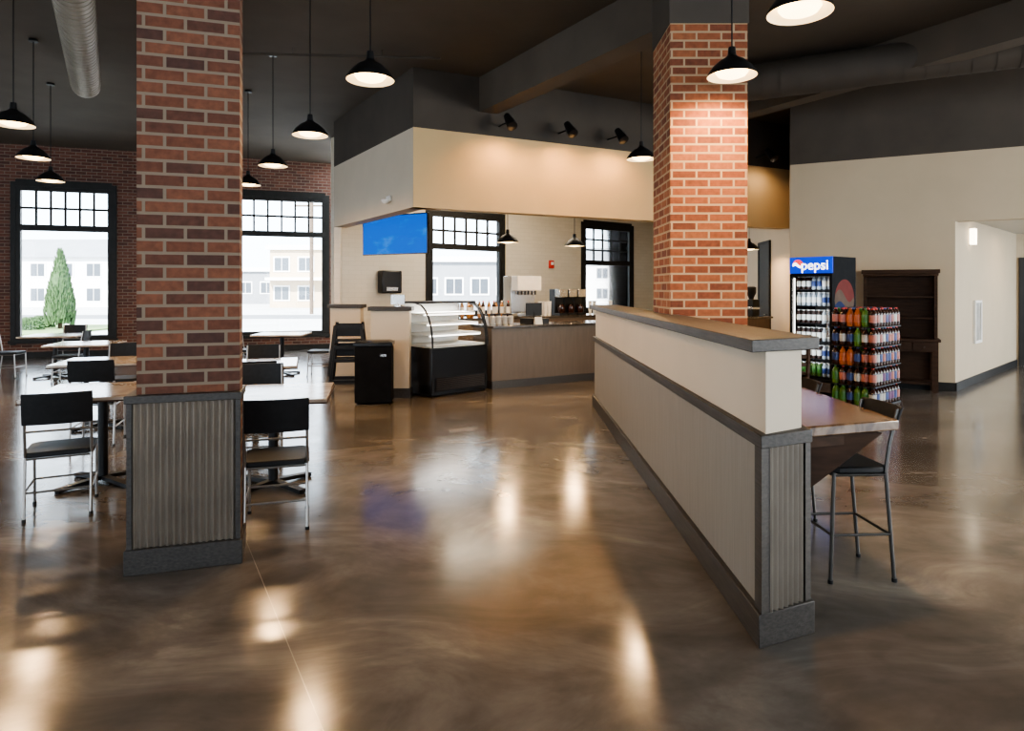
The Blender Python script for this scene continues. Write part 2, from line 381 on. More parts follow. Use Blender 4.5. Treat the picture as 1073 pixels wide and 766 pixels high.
wall('wall_west', (-15.5,-5.5), A0, 0.3, [(0,CEIL,M['brick_wall'])], [(1.5,4.5,.4,3.9),(7,10,.4,3.9),(12.5,15.5,.4,3.9)])
wall('wall_southeast', (12.5,8.0), (12.5,-5.5), -0.3, [(0,CEIL,M['beige'])], [(1.0,5.6,0.5,4.0),(6.6,11.6,0.5,4.0)])
wall('wall_south', (-15.5,-5.5), (12.5,-5.5), -0.3, [(0,CEIL,M['beige'])], [(2.5,6,.4,3.9),(9.5,13,.4,3.9),(16.5,20,.4,3.9),(23,26,.4,3.9)])
def baseboard(name,P,Q,h=0.13,t=0.02,s0=0,s1=None):
    Ln = math.hypot(Q[0]-P[0],Q[1]-P[1]); s1 = Ln if s1 is None else s1
    MB().box(s0,s1,-t,-0.001,0,h,M['frame']).obj(name, loc=(P[0],P[1],0), rotz=math.atan2(Q[1]-P[1],Q[0]-P[0]), kind='structure')
baseboard('baseboard_north',A0,A1); baseboard('baseboard_east',P1,P3,s1=s2); baseboard('baseboard_hallway',P2,H1)

def window(name, P, Q, s0, s1, z0, z1, tz, cols=6, rows=2, th=0.3, lowcols=1):
    a = math.atan2(Q[1]-P[1],Q[0]-P[0])
    mb = MB(); f = 0.09; m = M['frame']; ya, yb = -0.03, 0.10
    mb.box(s0,s0+f,ya,yb,z0,z1,m).box(s1-f,s1,ya,yb,z0,z1,m).box(s0+f,s1-f,ya,yb,z0,z0+f,m).box(s0+f,s1-f,ya,yb,z1-f,z1,m)
    mb.box(s0+f,s1-f,ya,yb,tz-0.07,tz+0.07,m)
    w = (s1-s0-2*f)
    for i in range(1,cols): x = s0+f+w*i/cols; mb.box(x-0.024,x+0.024,0.02,0.06,tz+0.06,z1-f,m)
    for j in range(1,rows): z = tz+0.06+(z1-f-tz-0.06)*j/rows; mb.box(s0+f,s1-f,0.02,0.06,z-0.026,z+0.026,m)
    for i in range(1,lowcols): x = s0+f+w*i/lowcols; mb.box(x-0.03,x+0.03,0.0,0.07,z0+f,tz-0.06,m)
    c = 0.10; mb.box(s0-c,s0,-0.04,-0.002,z0-c,z1+c,m).box(s1,s1+c,-0.04,-0.002,z0-c,z1+c,m).box(s0,s1,-0.04,-0.002,z1,z1+c+0.06,m).box(s0-c-0.03,s1+c+0.03,-0.09,-0.002,z0-0.07,z0,m)
    o = mb.obj(name, loc=(P[0],P[1],0), rotz=a, kind='structure')
    MB().box(s0+f,s1-f,0.038,0.042,z0+f,z1-f,M['glass']).obj('glass', parent=o)
    return o
window('window_1',A0,A1,sA[0]+.05,sA[1]-.05,WB,WT,3.00)
window('window_2',A0,A1,sA[2]+.05,sA[3]-.05,WB,WT,3.00)
window('window_3',B0,B1,sB[0]+.05,sB[1]-.05,0.95,TB,2.62,cols=6)
window('window_4',B0,B1,sB[2]+.05,sB[3]-.05,0.95,TB,2.35,cols=5,lowcols=1,rows=3)
def door(name,P,Q,s0,s1,h):
    a = math.atan2(Q[1]-P[1],Q[0]-P[0]); mb = MB(); m = M['frame']
    mb.box(s0-.08,s0,-.05,-.002,0,h+.08,m).box(s1,s1+.08,-.05,-.002,0,h+.08,m).box(s0,s1,-.05,-.002,h,h+.08,m)
    mb.box(s0,s1,-.035,-.002,0.01,h,M['black'])
    o = mb.obj(name, loc=(P[0],P[1],0), rotz=a, kind='structure')
    MB().cyl((s1-.1,-.035,1.0),(s1-.1,-.08,1.0),.012,M['steel']).cyl((s1-.1,-.08,1.0),(s1-.22,-.08,1.0),.012,M['steel']).obj('handle',parent=o)
sd = [on_line(x,C1,R) for x in (797,807)]
door('door_1',C1,R,min(sd),max(sd),2.6)
door('door_2',H1,H2,0.12,1.1,2.15)
def beam(name, p, q, w, z0, z1, m=None):
    MB().bar((p[0],p[1],(z0+z1)/2),(q[0],q[1],(z0+z1)/2), w, z1-z0, m or M['ceil']).obj(name, kind='structure')
b0 = pt(490,10.85)
beam('trim_1',(b0[0]+.15,b0[1]),(3.1,4.9),0.32,4.36,CEIL)
beam('trim_2',(-6.4,12.6),(-1.4,4.3),0.18,4.68,CEIL)
beam('trim_3',(3.6,11.6),(8.4,3.4),0.3,4.45,CEIL)

# ---------------------------------------------------------------- brick columns
def column_left():
    r = thing('brick_column','red-brown brick column on a corrugated-metal and wood plinth','column',(-1.905,3.93,0),0.31)
    w = 0.270; d = 0.10
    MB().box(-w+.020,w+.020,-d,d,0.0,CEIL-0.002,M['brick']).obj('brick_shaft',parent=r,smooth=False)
    W = 0.295; D = 0.13
    b = MB(); b.box(-W-.012,W+.012,-D-.015,D+.015,0,0.14,M['wood']).obj('baseboard',parent=r,bevel=.004)
    MB().box(-W-.010,W+.010,-D-.02,D+.02,0.955,1.0,M['wood']).obj('ledge',parent=r,bevel=.004)
    for sx in (-1,1):
        for sy in (-1,1):
            x0 = sx*W; x1 = sx*(W-.026); y0 = sy*D; y1 = sy*(D-.035)
            MB().box(min(x0,x1),max(x0,x1),min(y0,y1),max(y0,y1),0.14,0.955,M['wood']).obj('corner_post',parent=r)
    z0,z1 = .14,.955; e = .014
    MB().corrugated((-W+.026,-D+e),(W-.026,-D+e),z0,z1,M['corr']).obj('corrugated_panel',parent=r)
    MB().corrugated((W-e,-D+.035),(W-e,D-.035),z0,z1,M['corr'],amp=.005).obj('corrugated_panel',parent=r)
    MB().corrugated((-W+e,D-.035),(-W+e,-D+.035),z0,z1,M['corr'],amp=.005).obj('corrugated_panel',parent=r)
column_left()
r = thing('brick_column','square red brick column, warm lamp glow in its colour, rising beside the half wall','column',(1.71,6.15,0),0)
MB().box(-.335,.335,-.35,.35,0,3.90,M['brick_lit']).obj('brick_shaft',parent=r,smooth=False)
MB().box(-.345,.345,-.36,.36,3.90,CEIL-.002,M['dark']).obj('capital',parent=r)

# ---------------------------------------------------------------- half wall with counter
r = thing('half_wall','long beige half wall with dark wood cap, trim and corrugated end','partition',(0,0,0))
ya, yb, ye = 2.99, 3.13, 9.1
def foot(x0,x1,g): return [(x0,ya-g),(x1,yb-g),(x1,ye+g),(x0,ye+g)]
MB().prism(foot(1.125,1.375,0),0,0.90,M['panel']).obj('lower_panel',parent=r,smooth=False)
MB().prism([(1.14,ya+.01),(1.36,yb+.01),(1.36,ye),(1.14,ye)],0.90,1.315,M['greige']).obj('upper_panel',parent=r,smooth=False)
MB().prism(foot(1.095,1.405,.03),0,0.15,M['wood']).obj('baseboard',parent=r,bevel=.004)
MB().prism(foot(1.105,1.395,.03),0.885,0.945,M['wood']).obj('trim',parent=r,bevel=.004)
MB().prism([(1.06,ya-.04),(1.44,yb+.0),(1.44,ye+.04),(1.06,ye+.04)],1.315,1.372,M['wood']).obj('cap',parent=r,bevel=.004)
MB().prism([(1.108,ya-.025),(1.155,ya+.002),(1.155,ya+.06),(1.108,ya+.06)],.15,.885,M['wood']).obj('corner_post',parent=r)
MB().prism([(1.36,yb-.035),(1.392,yb-.017),(1.392,yb+.05),(1.36,yb+.05)],.15,.885,M['wood']).obj('corner_post',parent=r)
MB().corrugated((1.155,ya+.001),(1.36,yb-.024),.15,.885,M['corr'],pitch=.034,amp=.008).obj('corrugated_panel',parent=r)

r = thing('bar_counter','glossy brown granite bar counter fixed to the half wall','counter',(0,0,0))
MB().prism([(1.40,3.32),(2.045,3.53),(2.045,5.72),(1.40,5.72)],.850,.905,M['granite']).obj('countertop',parent=r,bevel=.008)
MB().prism([(1.42,3.36),(1.72,3.46),(1.72,5.68),(1.42,5.68)],.79,.850,M['woodh']).obj('apron',parent=r)
for y in (3.48,4.25,5.3):
    MB().hexa([(1.407,y-.02,.50),(1.46,y-.02,.50),(1.46,y+.02,.50),(1.407,y+.02,.50),(1.407,y-.02,.849),(1.92,y-.02,.849),(1.92,y+.02,.849),(1.407,y+.02,.849)],M['woodh']).obj('bracket',parent=r)

# ---------------------------------------------------------------- dining chair
def make_chair(name, label, cat, H=0.45, back=0.88, w=0.42, d=0.40, stool=False, bh=.22):
    r = thing(name,label,cat,(0,0,0),0,group='black and grey metal dining chairs' if not stool else 'counter bar stools')
    hw = w/2-.015; hd = d/2-.015; t = .010
    ms = M['legm'] if not stool else M['legd']
    z2 = H+.12
    for sx in (-1,1):
        MB().tube([(sx*hw,hd+.02,0),(sx*hw,hd,H-.02)],t,ms,10).cyl((sx*hw,hd+.02,0),(sx*hw,hd+.02,.02),t*1.4,M['black'],10).obj('leg',parent=r)
        MB().tube([(sx*hw,-hd-.05,0),(sx*hw,-hd,H-.02),(sx*hw,-hd-.02,z2),(sx*hw*.98,-hd-.07,back-.01)],t,ms,10).cyl((sx*hw,-hd-.05,0),(sx*hw,-hd-.05,.02),t*1.4,M['black'],10).obj('leg',parent=r)
    ss = .008; hz = H*.42
    s = MB()
    for sx in (-1,1): s.cyl((sx*hw,hd+.01,hz),(sx*hw,-hd-.025,hz),ss,ms,8)
    s.cyl((-hw,hd+.01,hz),(hw,hd+.01,hz),ss,ms,8).cyl((-hw,-hd-.025,hz),(hw,-hd-.025,hz),ss,ms,8); s.obj('stretcher',parent=r)
    s = MB(); z = H-.035
    for sx in (-1,1): s.cyl((sx*hw,hd,z),(sx*hw,-hd,z),ss,ms,8)
    s.cyl((-hw,hd,z),(hw,hd,z),ss,ms,8).cyl((-hw,-hd,z),(hw,-hd,z),ss,ms,8); s.obj('seat_frame',parent=r)
    if not stool: MB().cyl((-hw,-hd-.035,H+.16),(hw,-hd-.035,H+.16),ss,ms,8).obj('crossbar',parent=r)
    MB().prism([(-w/2+.03,-d/2),(w/2-.03,-d/2),(w/2,-d/2+.05),(w/2,d/2-.04),(w/2-.04,d/2+.01),(-w/2+.04,d/2+.01),(-w/2,d/2-.04),(-w/2,-d/2+.05)],H-.025,H+.012,M['vinyl']).obj('seat',parent=r,bevel=.008)
    b = MB(); n = 8; z0 = back-bh; z1 = back; rows = []
    for i in range(n+1):
        u = -1+2*i/n; x = u*(w/2-.002); c = .03*(1-u*u)
        yl = -hd-.045-.014-c; yh = -hd-.085-.010-c
        rows.append([(x,yl,z0),(x,yl+.016,z0),(x,yh+.016,z1),(x,yh,z1)])
    vs = [[b.bm.verts.new(p) for p in q] for q in rows]; fs = [b.bm.faces.new(vs[0]), b.bm.faces.new(vs[-1][::-1])]
    for i in range(n):
        for k in range(4): fs.append(b.bm.faces.new((vs[i][k],vs[i+1][k],vs[i+1][(k+1)%4],vs[i][(k+1)%4])))
    b._faces(fs,M['vinyl']); bmesh.ops.recalc_face_normals(b.bm,faces=b.bm.faces)
    b.obj('backrest',parent=r,bevel=.004)
    return r
chair = make_chair('dining_chair','metal dining chair with black seat and curved black back','chair')
chair.location = (-3.27,4.86,0); chair.rotation_euler = (0,0,.48)
chair['label'] = 'black-backed metal chair tucked at a table with pale legs'
spots = [(-1.615,4.60,.30,0),(-2.32,6.12,pi+.3,1),(-4.30,6.95,.3,1),(-5.0,8.55,pi+.3,1),(-2.62,6.85,.3,1),(-3.1,8.3,pi+.3,1),
         (-9.05,12.0,-pi/2+.2,2),(-8.55,12.95,pi+.3,2),(-7.55,11.4,pi/2+.3,2),(-3.52,12.3,pi/2+.1,2),(-4.9,12.5,-pi/2,2)]
lab = ['black-backed metal chair beside the brick column','metal dining chair with black seat at a cafe table','metal dining chair near the tall windows']
for x,y,a,k in spots: dup(chair,(x,y,0),a,lab[k])
stool = make_chair('bar_stool','slim dark metal bar stool with backrest at the granite counter','stool',H=.62,back=.95,w=.37,d=.32,stool=True,bh=.10)
stool.location = (1.880,3.80,0); stool.rotation_euler = (0,0,pi/2+.06)
dup(stool,(1.885,4.75,0),pi/2)

# ---------------------------------------------------------------- tables
tb = thing('dining_table','square cafe table with mottled pale top and black pedestal','table',(0,0,0),0,group='cafe dining tables')
MB().box(-.45,.45,-.45,.45,.735,.765,M['tabletop']).obj('tabletop',parent=tb,bevel=.006)
MB().box(-.455,.455,-.455,.455,.728,.74,M['woodh']).obj('edge_band',parent=tb)
MB().cyl((0,0,.03),(0,0,.70),.038,M['black'],16).box(-.12,.12,-.12,.12,.70,.728,M['black']).obj('pedestal',parent=tb)
m_ = MB()
for k in range(4):
    a = pi/4+k*pi/2; c,s_ = math.cos(a),math.sin(a)
    m_.bar((0,0,.045),(c*.36,s_*.36,.018),.06,.03,M['black']); m_.cyl((c*.35,s_*.35,0),(c*.35,s_*.35,.03),.02,M['black'],8)
m_.obj('foot',parent=tb)
tb.location = (-3.38,5.52,0); tb.rotation_euler = (0,0,.3)
for x,y,a in [(-1.93,5.40,.2),(-4.72,7.75,.3),(-2.88,7.5,.3),(-6.5,10.2,.3),(-8.2,12.0,.3),(-4.25,12.35,.1)]: dup(tb,(x,y,0),a)

# ---------------------------------------------------------------- pendants
def make_pendant(name,label,z,top,rad=.2,energy=90,group=None):
    r = thing(name,label,'lamp',(0,0,z),0,group=group)
    prof = [(.028,.235),(.034,.17),(.06,.145),(.10,.125),(.155,.075),(.188,.03),(.20,0),(.196,0),(.182,.03),(.148,.07),(.095,.115),(.05,.135),(0.0,.14)]
    MB().lathe(prof,M['black'],seg=28,mats=[M['black']]*7+[M['shadein']]*5).lathe([(0,.24),(.028,.235)],M['black'],seg=28).obj('lamp_shade',parent=r)
    MB().lathe([(0,-.015),(.07,-.008),(.11,.008),(.13,.035),(.11,.06),(0,.065)],M['bulb'],seg=20).obj('bulb',parent=r)
    MB().cyl((0,0,.235),(0,0,top-z-.03),.006,M['black'],8).obj('cord',parent=r)
    MB().lathe([(0,0),(.055,0),(.06,-.03),(.0,-.035)],M['black'],c=(0,0,top-z-.003),seg=16).obj('canopy',parent=r)
    ld = bpy.data.lights.new('lamp_light','SPOT'); ld.energy = energy; ld.color = (1.0,.63,.31); ld.spot_size = math.radians(174); ld.spot_blend = .4; ld.shadow_soft_size = .10
    ld.specular_factor = .2
    lo = bpy.data.objects.new('lamp_light',ld); COL.objects.link(lo); lo.parent = r; lo.location = (0,0,-.04)
    return r
PH = 3.32
def ppos(x,y): Y = (PH-1.6)*700/(HY-y); return pt(x,Y)
pp = make_pendant('pendant_lamp','black barn-style pendant lamp glowing warm, hung from the dark ceiling',PH,CEIL,energy=150,group='barn pendants over the dining room')
first = True
for x,y in [(388,84),(325,142),(286,174),(260,194),(14,131),(35,166),(53,190),(767,80),(838,14),(672,167)]:
    q = ppos(x,y)
    if first: pp.location = (q[0],q[1],PH); first = False
    else: dup(pp,(q[0],q[1],PH),0)
kp = make_pendant('pendant_lamp','small black pendant lamp hanging over the service counter',2.42,CEIL,energy=130,group='pendants over the service counter')
q = pt(532,12.0); kp.location = (q[0],q[1],2.42)
for x,Y in ((602,13.0),(785,14.2)):
    q = pt(x,Y); dup(kp,(q[0],q[1],2.42),0)

def duct(name,label,p,q,r,m,rib=.12):
    p = Vector(p); q = Vector(q); d = (q-p).normalized(); mb = MB(); mb.cyl(p,q,r,m,24)
    n = int((q-p).length/rib)
    for i in range(1,n): c = p+d*(i*rib); mb.cyl(c-d*.008,c+d*.008,r+.006,m,24)
    o = mb.obj(name,label=label,cat='duct'); return o
duct('air_duct','grey spiral air duct running under the dark ceiling',(-3.7,5.5,4.62),(-6.35,9.95,4.62),.19,M['duct'])
duct('air_duct','dark painted spiral duct under the ceiling',(3.2,9.9,4.60),(7.6,7.6,4.60),.26,M['dark'],.25)
for p,q in [((-5.0,9.0,4.80),(-1.0,9.3,4.80))]:
    mb = MB().cyl(p,q,.018,M['dark'],8)
    for t in (.2,.5,.8):
        c = Vector(p).lerp(Vector(q),t); mb.cyl(c,(c.x,c.y,CEIL-.003),.006,M['dark'],6)
    mb.obj('conduit_pipe',label='thin dark conduit pipe strapped under the ceiling',cat='pipe')
tk = thing('track_spotlight','small black spotlight head mounted above the beige soffit','lamp',(0,0,0),0,group='track spotlights')
MB().cyl((0,-.02,0),(0,.338,0),.014,M['black'],8).obj('bracket',parent=tk)
MB().cyl((0,-.12,-.10),(0,.06,.10),.085,M['black'],16,r2=.055).obj('lamp_head',parent=tk)
ld = bpy.data.lights.new('lamp_light','SPOT'); ld.energy = 95; ld.color=(1.0,.55,.19); ld.spot_size=math.radians(150); ld.spot_blend=.9; ld.shadow_soft_size=.06; ld.specular_factor=.2
lo = bpy.data.objects.new('lamp_light',ld); COL.objects.link(lo); lo.parent=tk; lo.location=(0,-.14,-.13); lo.rotation_euler=(math.radians(20),0,0)
ang = math.atan2(R[1]-K[1],R[0]-K[0])
first = True
for x in (523,585,637,792):
    s = on_line(x,K,R); u = ((R[0]-K[0]),(R[1]-K[1])); Ln = math.hypot(*u); u = (u[0]/Ln,u[1]/Ln)
    loc = (K[0]+u[0]*s+u[1]*.34, K[1]+u[1]*s-u[0]*.34, 4.17)
    if first: tk.location = loc; tk.rotation_euler = (0,0,ang); first = False
    else:
        nn = dup(tk,loc,ang)
        if x == 792:
            for ch in nn.children:
                if ch.type == 'LIGHT': ch.data = ch.data.copy(); ch.data.energy = 34; ch.data.color = (1.0,.74,.5)

# ---------------------------------------------------------------- service area
e1 = (.848,.53); e2 = (-.53,.848); SA = math.atan2(.53,.848); O = (-.32,10.57)
def sp(s,t): return (O[0]+e1[0]*s+e2[0]*t, O[1]+e1[1]*s+e2[1]*t)
r = thing('service_counter','long grey-brown panelled service counter with dark granite top','counter',(O[0],O[1],0),SA)
MB().box(.02,6.88,.03,.65,.10,.96,M['brownpanel']).obj('body',parent=r)
MB().box(-.0,6.9,-.04,.70,.96,1.0,M['granited']).obj('countertop',parent=r,bevel=.005)
MB().box(.01,6.88,.0,.66,0,.12,M['wood']).obj('baseboard',parent=r)
q = sp(0,2.6)
r = thing('back_counter','dark back counter carrying drink machines','counter',(q[0],q[1],0),SA)
MB().box(0,5.6,.02,.65,0,.96,M['brownpanel']).obj('body',parent=r)
MB().box(-.02,5.62,-.02,.67,.96,1.0,M['granited']).obj('countertop',parent=r)

def bakery_case():
    W = 1.10; ra = SA+.22; rx = (-.385,10.50)
    r = thing('display_case','curved glass bakery display case with white shelves and black base','display case',(rx[0]-W*math.cos(ra),rx[1]-W*math.sin(ra),0),ra)
    zb = .72
    MB().box(0,W,0,.72,.02,zb,M['blackgloss']).box(.03,W-.03,.03,.69,0,.03,M['black']).obj('base',parent=r,bevel=.01)
    g = MB(); g.box(.06,W-.06,-.006,.001,.08,.28,M['black'])
    for k in range(7): g.box(.08,W-.08,-.014,-.006,.10+k*.025,.112+k*.025,M['basket'])
    g.obj('vent_grille',parent=r)
    MB().box(.02,W-.02,.04,.70,zb,zb+.03,M['white']).obj('deck',parent=r)
    prof = [(0.0,zb),(.005,.86),(.035,1.02),(.09,1.16),(.18,1.28),(.28,1.35),(.40,1.37)]
    mb = MB(); vs = []
    for y,z in prof: vs.append((mb.bm.verts.new((.02,y,z)),mb.bm.verts.new((W-.02,y,z))))
    mb._faces([mb.bm.faces.new((vs[i][0],vs[i][1],vs[i+1][1],vs[i+1][0])) for i in range(len(vs)-1)],M['glass'])
    mb.obj('front_glass',parent=r)
    for x0,tw in ((0,.012),(W-.03,.045)):
        mb = MB()
        outer = prof+[(.72,1.37),(.72,zb)]
        vv = [mb.bm.verts.new((x0+.015,y,z)) for y,z in outer]; mb._faces([mb.bm.faces.new(vv)],M['glass'])
        mb.obj('side_glass',parent=r)
        mb = MB()
        for a,b in zip(prof[:-1],prof[1:]): mb.bar((x0+.015,a[0],a[1]),(x0+.015,b[0],b[1]),tw,.026,M['black'],up=(1,0,0))
        mb.obj('frame_post',parent=r)
    for k,(z,y0) in enumerate(((.90,.10),(1.06,.16),(1.21,.24))):
        MB().box(.03,W-.05,y0,.68,z,z+.02,M['white']).box(.05,W-.06,y0,y0+.02,z-.02,z,M['led']).obj('shelf',parent=r)
    MB().box(0,W,.28,.74,1.37,1.40,M['black']).obj('top',parent=r,bevel=.006)
    MB().box(.02,W-.02,.69,.73,zb,1.37,M['white']).obj('rear_door',parent=r)
    ld = bpy.data.lights.new('case_light','AREA'); ld.shape='RECTANGLE'; ld.size=1.0; ld.size_y=.1; ld.energy=16; ld.color=(1,.98,.94)
    lo = bpy.data.objects.new('case_light',ld); COL.objects.link(lo); lo.parent=r; lo.location=(W/2,.42,1.355)
bakery_case()

def pony(x0,x1,y0,y1,rot=0):
    cx=(x0+x1)/2; cy=(y0+y1)/2; w=(x1-x0)/2; d=(y1-y0)/2
    r = thing('half_wall','short cream half wall with dark wood cap and base','partition',(cx,cy,0),rot)
    MB().box(-w,w,-d,d,0,1.27,M['greige']).obj('body',parent=r)
    MB().box(-w-.04,w+.04,-d-.04,d+.04,1.27,1.33,M['wood']).obj('cap',parent=r,bevel=.004)
    MB().box(-w-.02,w+.02,-d-.02,d+.02,0,.14,M['wood']).obj('baseboard',parent=r)
pony(-2.06,-1.50,9.75,9.93); pony(-3.02,-2.52,11.1,11.35)
r = thing('payment_tablet','small silver tablet on a stand atop the half wall','tablet',(-1.68,9.84,1.33),-.3)
MB().cyl((0,0,0),(0,0,.02),.06,M['steel'],16).cyl((0,0,.02),(0,.01,.08),.015,M['steel'],8).obj('stand',parent=r)
MB().bar((-.11,0,.10),(.11,0,.10),.015,.14,M['steel']).obj('screen',parent=r)
r = thing('trash_bin','square black waste bin with a flat lid beside the half wall','trash bin',(-1.93,9.38,0),.1)
MB().box(-.25,.25,-.2,.2,.02,.80,M['blackmatte']).box(-.22,.22,-.17,.17,0,.02,M['blackmatte']).obj('body',parent=r,bevel=.012)
MB().box(-.265,.265,-.215,.215,.80,.85,M['blackgloss']).hexa([(-.25,-.2,.85),(.25,-.2,.85),(.25,.2,.85),(-.25,.2,.85),(-.2,-.15,.87),(.2,-.15,.87),(.2,.15,.87),(-.2,.15,.87)],M['blackgloss']).obj('lid',parent=r,bevel=.006)
MB().box(.10,.18,-.204,-.199,.66,.69,M['steel']).obj('badge',parent=r)
hc = thing('high_chair','black wooden stackable high chair for toddlers','high chair',(-2.47,10.1,0),.15,group='black high chairs')
for sx in (-1,1):
    for sy in (-1,1): MB().bar((sx*.27,sy*.26,0),(sx*.19,sy*.15,.78 if sy>0 else .74),.045,.035,M['black']).obj('leg',parent=hc)
for sx in (-1,1):
    MB().bar((sx*.255,-.24,.14),(sx*.255,.24,.14),.03,.04,M['black']).obj('stretcher',parent=hc)
    MB().bar((sx*.20,-.17,.68),(sx*.20,.17,.72),.03,.06,M['black']).obj('armrest',parent=hc)
for sy in (-1,1): MB().bar((-.24,sy*.22,.22),(.24,sy*.22,.22),.03,.04,M['black']).obj('stretcher',parent=hc)
MB().box(-.19,.19,-.15,.15,.50,.525,M['black']).obj('seat',parent=hc)
MB().bar((-.19,.16,.66),(.19,.16,.66),.02,.20,M['black']).obj('backrest',parent=hc)
MB().bar((-.19,-.16,.72),(.19,-.16,.72),.03,.05,M['black']).obj('front_rail',parent=hc)
dup(hc,(-2.47,10.13,.30),.15,'black high chair stacked on top of another')

r = thing('television','wall television showing a bright blue sky with faint clouds','television',(0,0,0))
pa = (-156.5*13.1/700,13.1); pb = (-88.5*12.3/700,12.3)
cx_,cy_ = (pa[0]+pb[0])/2,(pa[1]+pb[1])/2; wv = math.hypot(pb[0]-pa[0],pb[1]-pa[1])
r.location = (cx_,cy_,2.62); r.rotation_euler = (0,0,math.atan2(pb[1]-pa[1],pb[0]-pa[0]))
MB().box(-wv/2,wv/2,0,.05,-.38,.38,M['blackgloss']).obj('casing',parent=r,bevel=.005)
MB().box(-wv/2+.02,wv/2-.02,-.004,.0,-.36,.36,M['tv']).obj('screen',parent=r)
MB().cyl((0,.08,0),(0,.08,CEIL-2.623),.025,M['black'],10).box(-.2,.2,.05,.1,-.15,.15,M['black']).obj('ceiling_mount',parent=r)

def wallpt(x,P,Q,off):
    s = on_line(x,P,Q); L_ = math.hypot(Q[0]-P[0],Q[1]-P[1]); u = ((Q[0]-P[0])/L_,(Q[1]-P[1])/L_)
    return (P[0]+u[0]*s+u[1]*off, P[1]+u[1]*s-u[0]*off), math.atan2(u[1],u[0])
q,a = wallpt(406,B0,B1,0)
zc = 1.6+6.5*q[1]/700
r = thing('towel_dispenser','black paper towel dispenser on the cream tiled wall','dispenser',(q[0],q[1],zc),a)
MB().box(-.26,.26,-.22,-.002,-.26,.26,M['blackgloss']).obj('body',parent=r,bevel=.03)
MB().box(-.14,.14,-.226,-.219,-.20,-.12,M['steel']).obj('slot',parent=r)
q,a = wallpt(577,B0,B1,0)
r = thing('fire_alarm','small red fire alarm strobe on the tiled wall','fire alarm',(q[0],q[1],1.6+25*q[1]/700),a)
MB().box(-.08,.08,-.06,-.002,-.11,.11,M['red']).obj('housing',parent=r,bevel=.01)
MB().box(-.04,.04,-.08,-.06,-.02,.06,M['white']).obj('strobe_lens',parent=r)
q,a = wallpt(409,Lp,K,0)
r = thing('security_camera','small white dome security camera on the soffit','camera',(q[0],q[1],1.6+93*q[1]/700),a)
MB().box(-.07,.07,-.05,-.002,-.03,.05,M['white']).obj('bracket',parent=r,bevel=.008)
MB().lathe([(0,-.10),(.04,-.09),(.065,-.06),(.07,-.03),(0,-.03)],M['white'],c=(0,-.08,.02),seg=16).obj('dome',parent=r)

def bc(s,t,z=1.0): q = sp(s,2.6+t); return (q[0],q[1],z)
r = thing('soda_fountain','tall drinks dispenser machine with cream front and dark nozzle bay','drink machine',bc(2.47,.32),SA)
MB().box(-.3,.3,-.02,.3,0,.86,M['steel']).box(-.3,.3,-.28,-.02,.55,.86,M['white']).box(-.3,.3,-.28,-.02,0,.08,M['steel']).obj('body',parent=r,bevel=.01)
MB().box(-.27,.27,-.285,-.28,.60,.83,M['paper']).obj('front_panel',parent=r)
for k in range(6): MB().cyl((-.22+k*.088,-.16,.46),(-.22+k*.088,-.16,.55),.018,M['black'],10).obj('nozzle',parent=r)
MB().box(-.26,.26,-.27,-.04,.08,.095,M['black']).obj('drip_tray',parent=r)
br = thing('coffee_brewer','black and steel coffee brewer with glass pot','coffee maker',bc(3.42,.32),SA,group='coffee brewers')
MB().box(-.11,.11,-.02,.2,0,.58,M['black']).box(-.11,.11,-.2,-.02,.40,.58,M['steel']).box(-.11,.11,-.2,-.02,0,.05,M['black']).obj('body',parent=br,bevel=.008)
MB().lathe([(0,0),(.07,0),(.085,.06),(.08,.13),(.05,.17),(.055,.19),(0,.19)],M['cola'],c=(0,-.11,.055),seg=16).obj('pot',parent=br)
MB().bar((.085,-.11,.08),(.085,-.11,.22),.02,.03,M['black']).obj('pot_handle',parent=br)
for s in (3.68,3.94): dup(br,bc(s,.32),SA)
def bottle_obj(name,label,cat,liq,labm,capm,h=.30,r_=.052,group=None):
    k = h/.30
    prof = [(0,0),(r_*.85,0),(r_,.02*k),(r_,.07*k),(r_,.19*k),(r_*.97,.215*k),(r_*.55,.262*k),(.015,.274*k),(.015,.278*k),(.018,.278*k),(.018,.30*k),(0,.30*k)]
    ms = [liq,liq,liq,labm,liq,liq,liq,liq,capm,capm,capm]
    return MB().lathe(prof,liq,seg=12,mats=ms).obj(name,label=label,cat=cat,group=group)
sy = bottle_obj('syrup_bottle','syrup bottle with amber contents on the back counter','bottle',M['amber'],M['paper'],M['white'],h=.34,r_=.04,group='syrup bottles')
sy.location = bc(.5,.2)
sy2 = bottle_obj('syrup_bottle','syrup bottle with dark contents on the back counter','bottle',M['cola'],M['paper'],M['red'],h=.34,r_=.04,group='syrup bottles')
sy2.location = bc(.62,.2)
for k in range(12):
    dup(random.choice((sy,sy2)),bc(.74+k*.115,.2+random.uniform(-.05,.08)),0)
cup = MB().lathe([(0,0),(.03,0),(.045,.30),(.047,.30),(.047,.31),(0,.31)],M['paper'],seg=14).obj('cup_stack',label='stack of white paper cups on the counter',cat='cups',group='paper cup stacks')
cup.location = bc(2.93,.3)
for s in (3.05,3.16,4.3,4.42,4.9): dup(cup,bc(s,.3),0)
q = sp(1.05,.35)
r = thing('cash_register','black point-of-sale register with angled screen on the counter','cash register',(q[0],q[1],1.0),SA+pi)
MB().box(-.18,.18,-.18,.18,0,.09,M['black']).obj('cash_drawer',parent=r,bevel=.005)
MB().bar((-.16,-.02,.24),(.16,-.02,.24),.025,.22,M['black']).cyl((0,0,.09),(0,-.02,.2),.02,M['black'],8).obj('screen',parent=r)
q = sp(.95,.06)
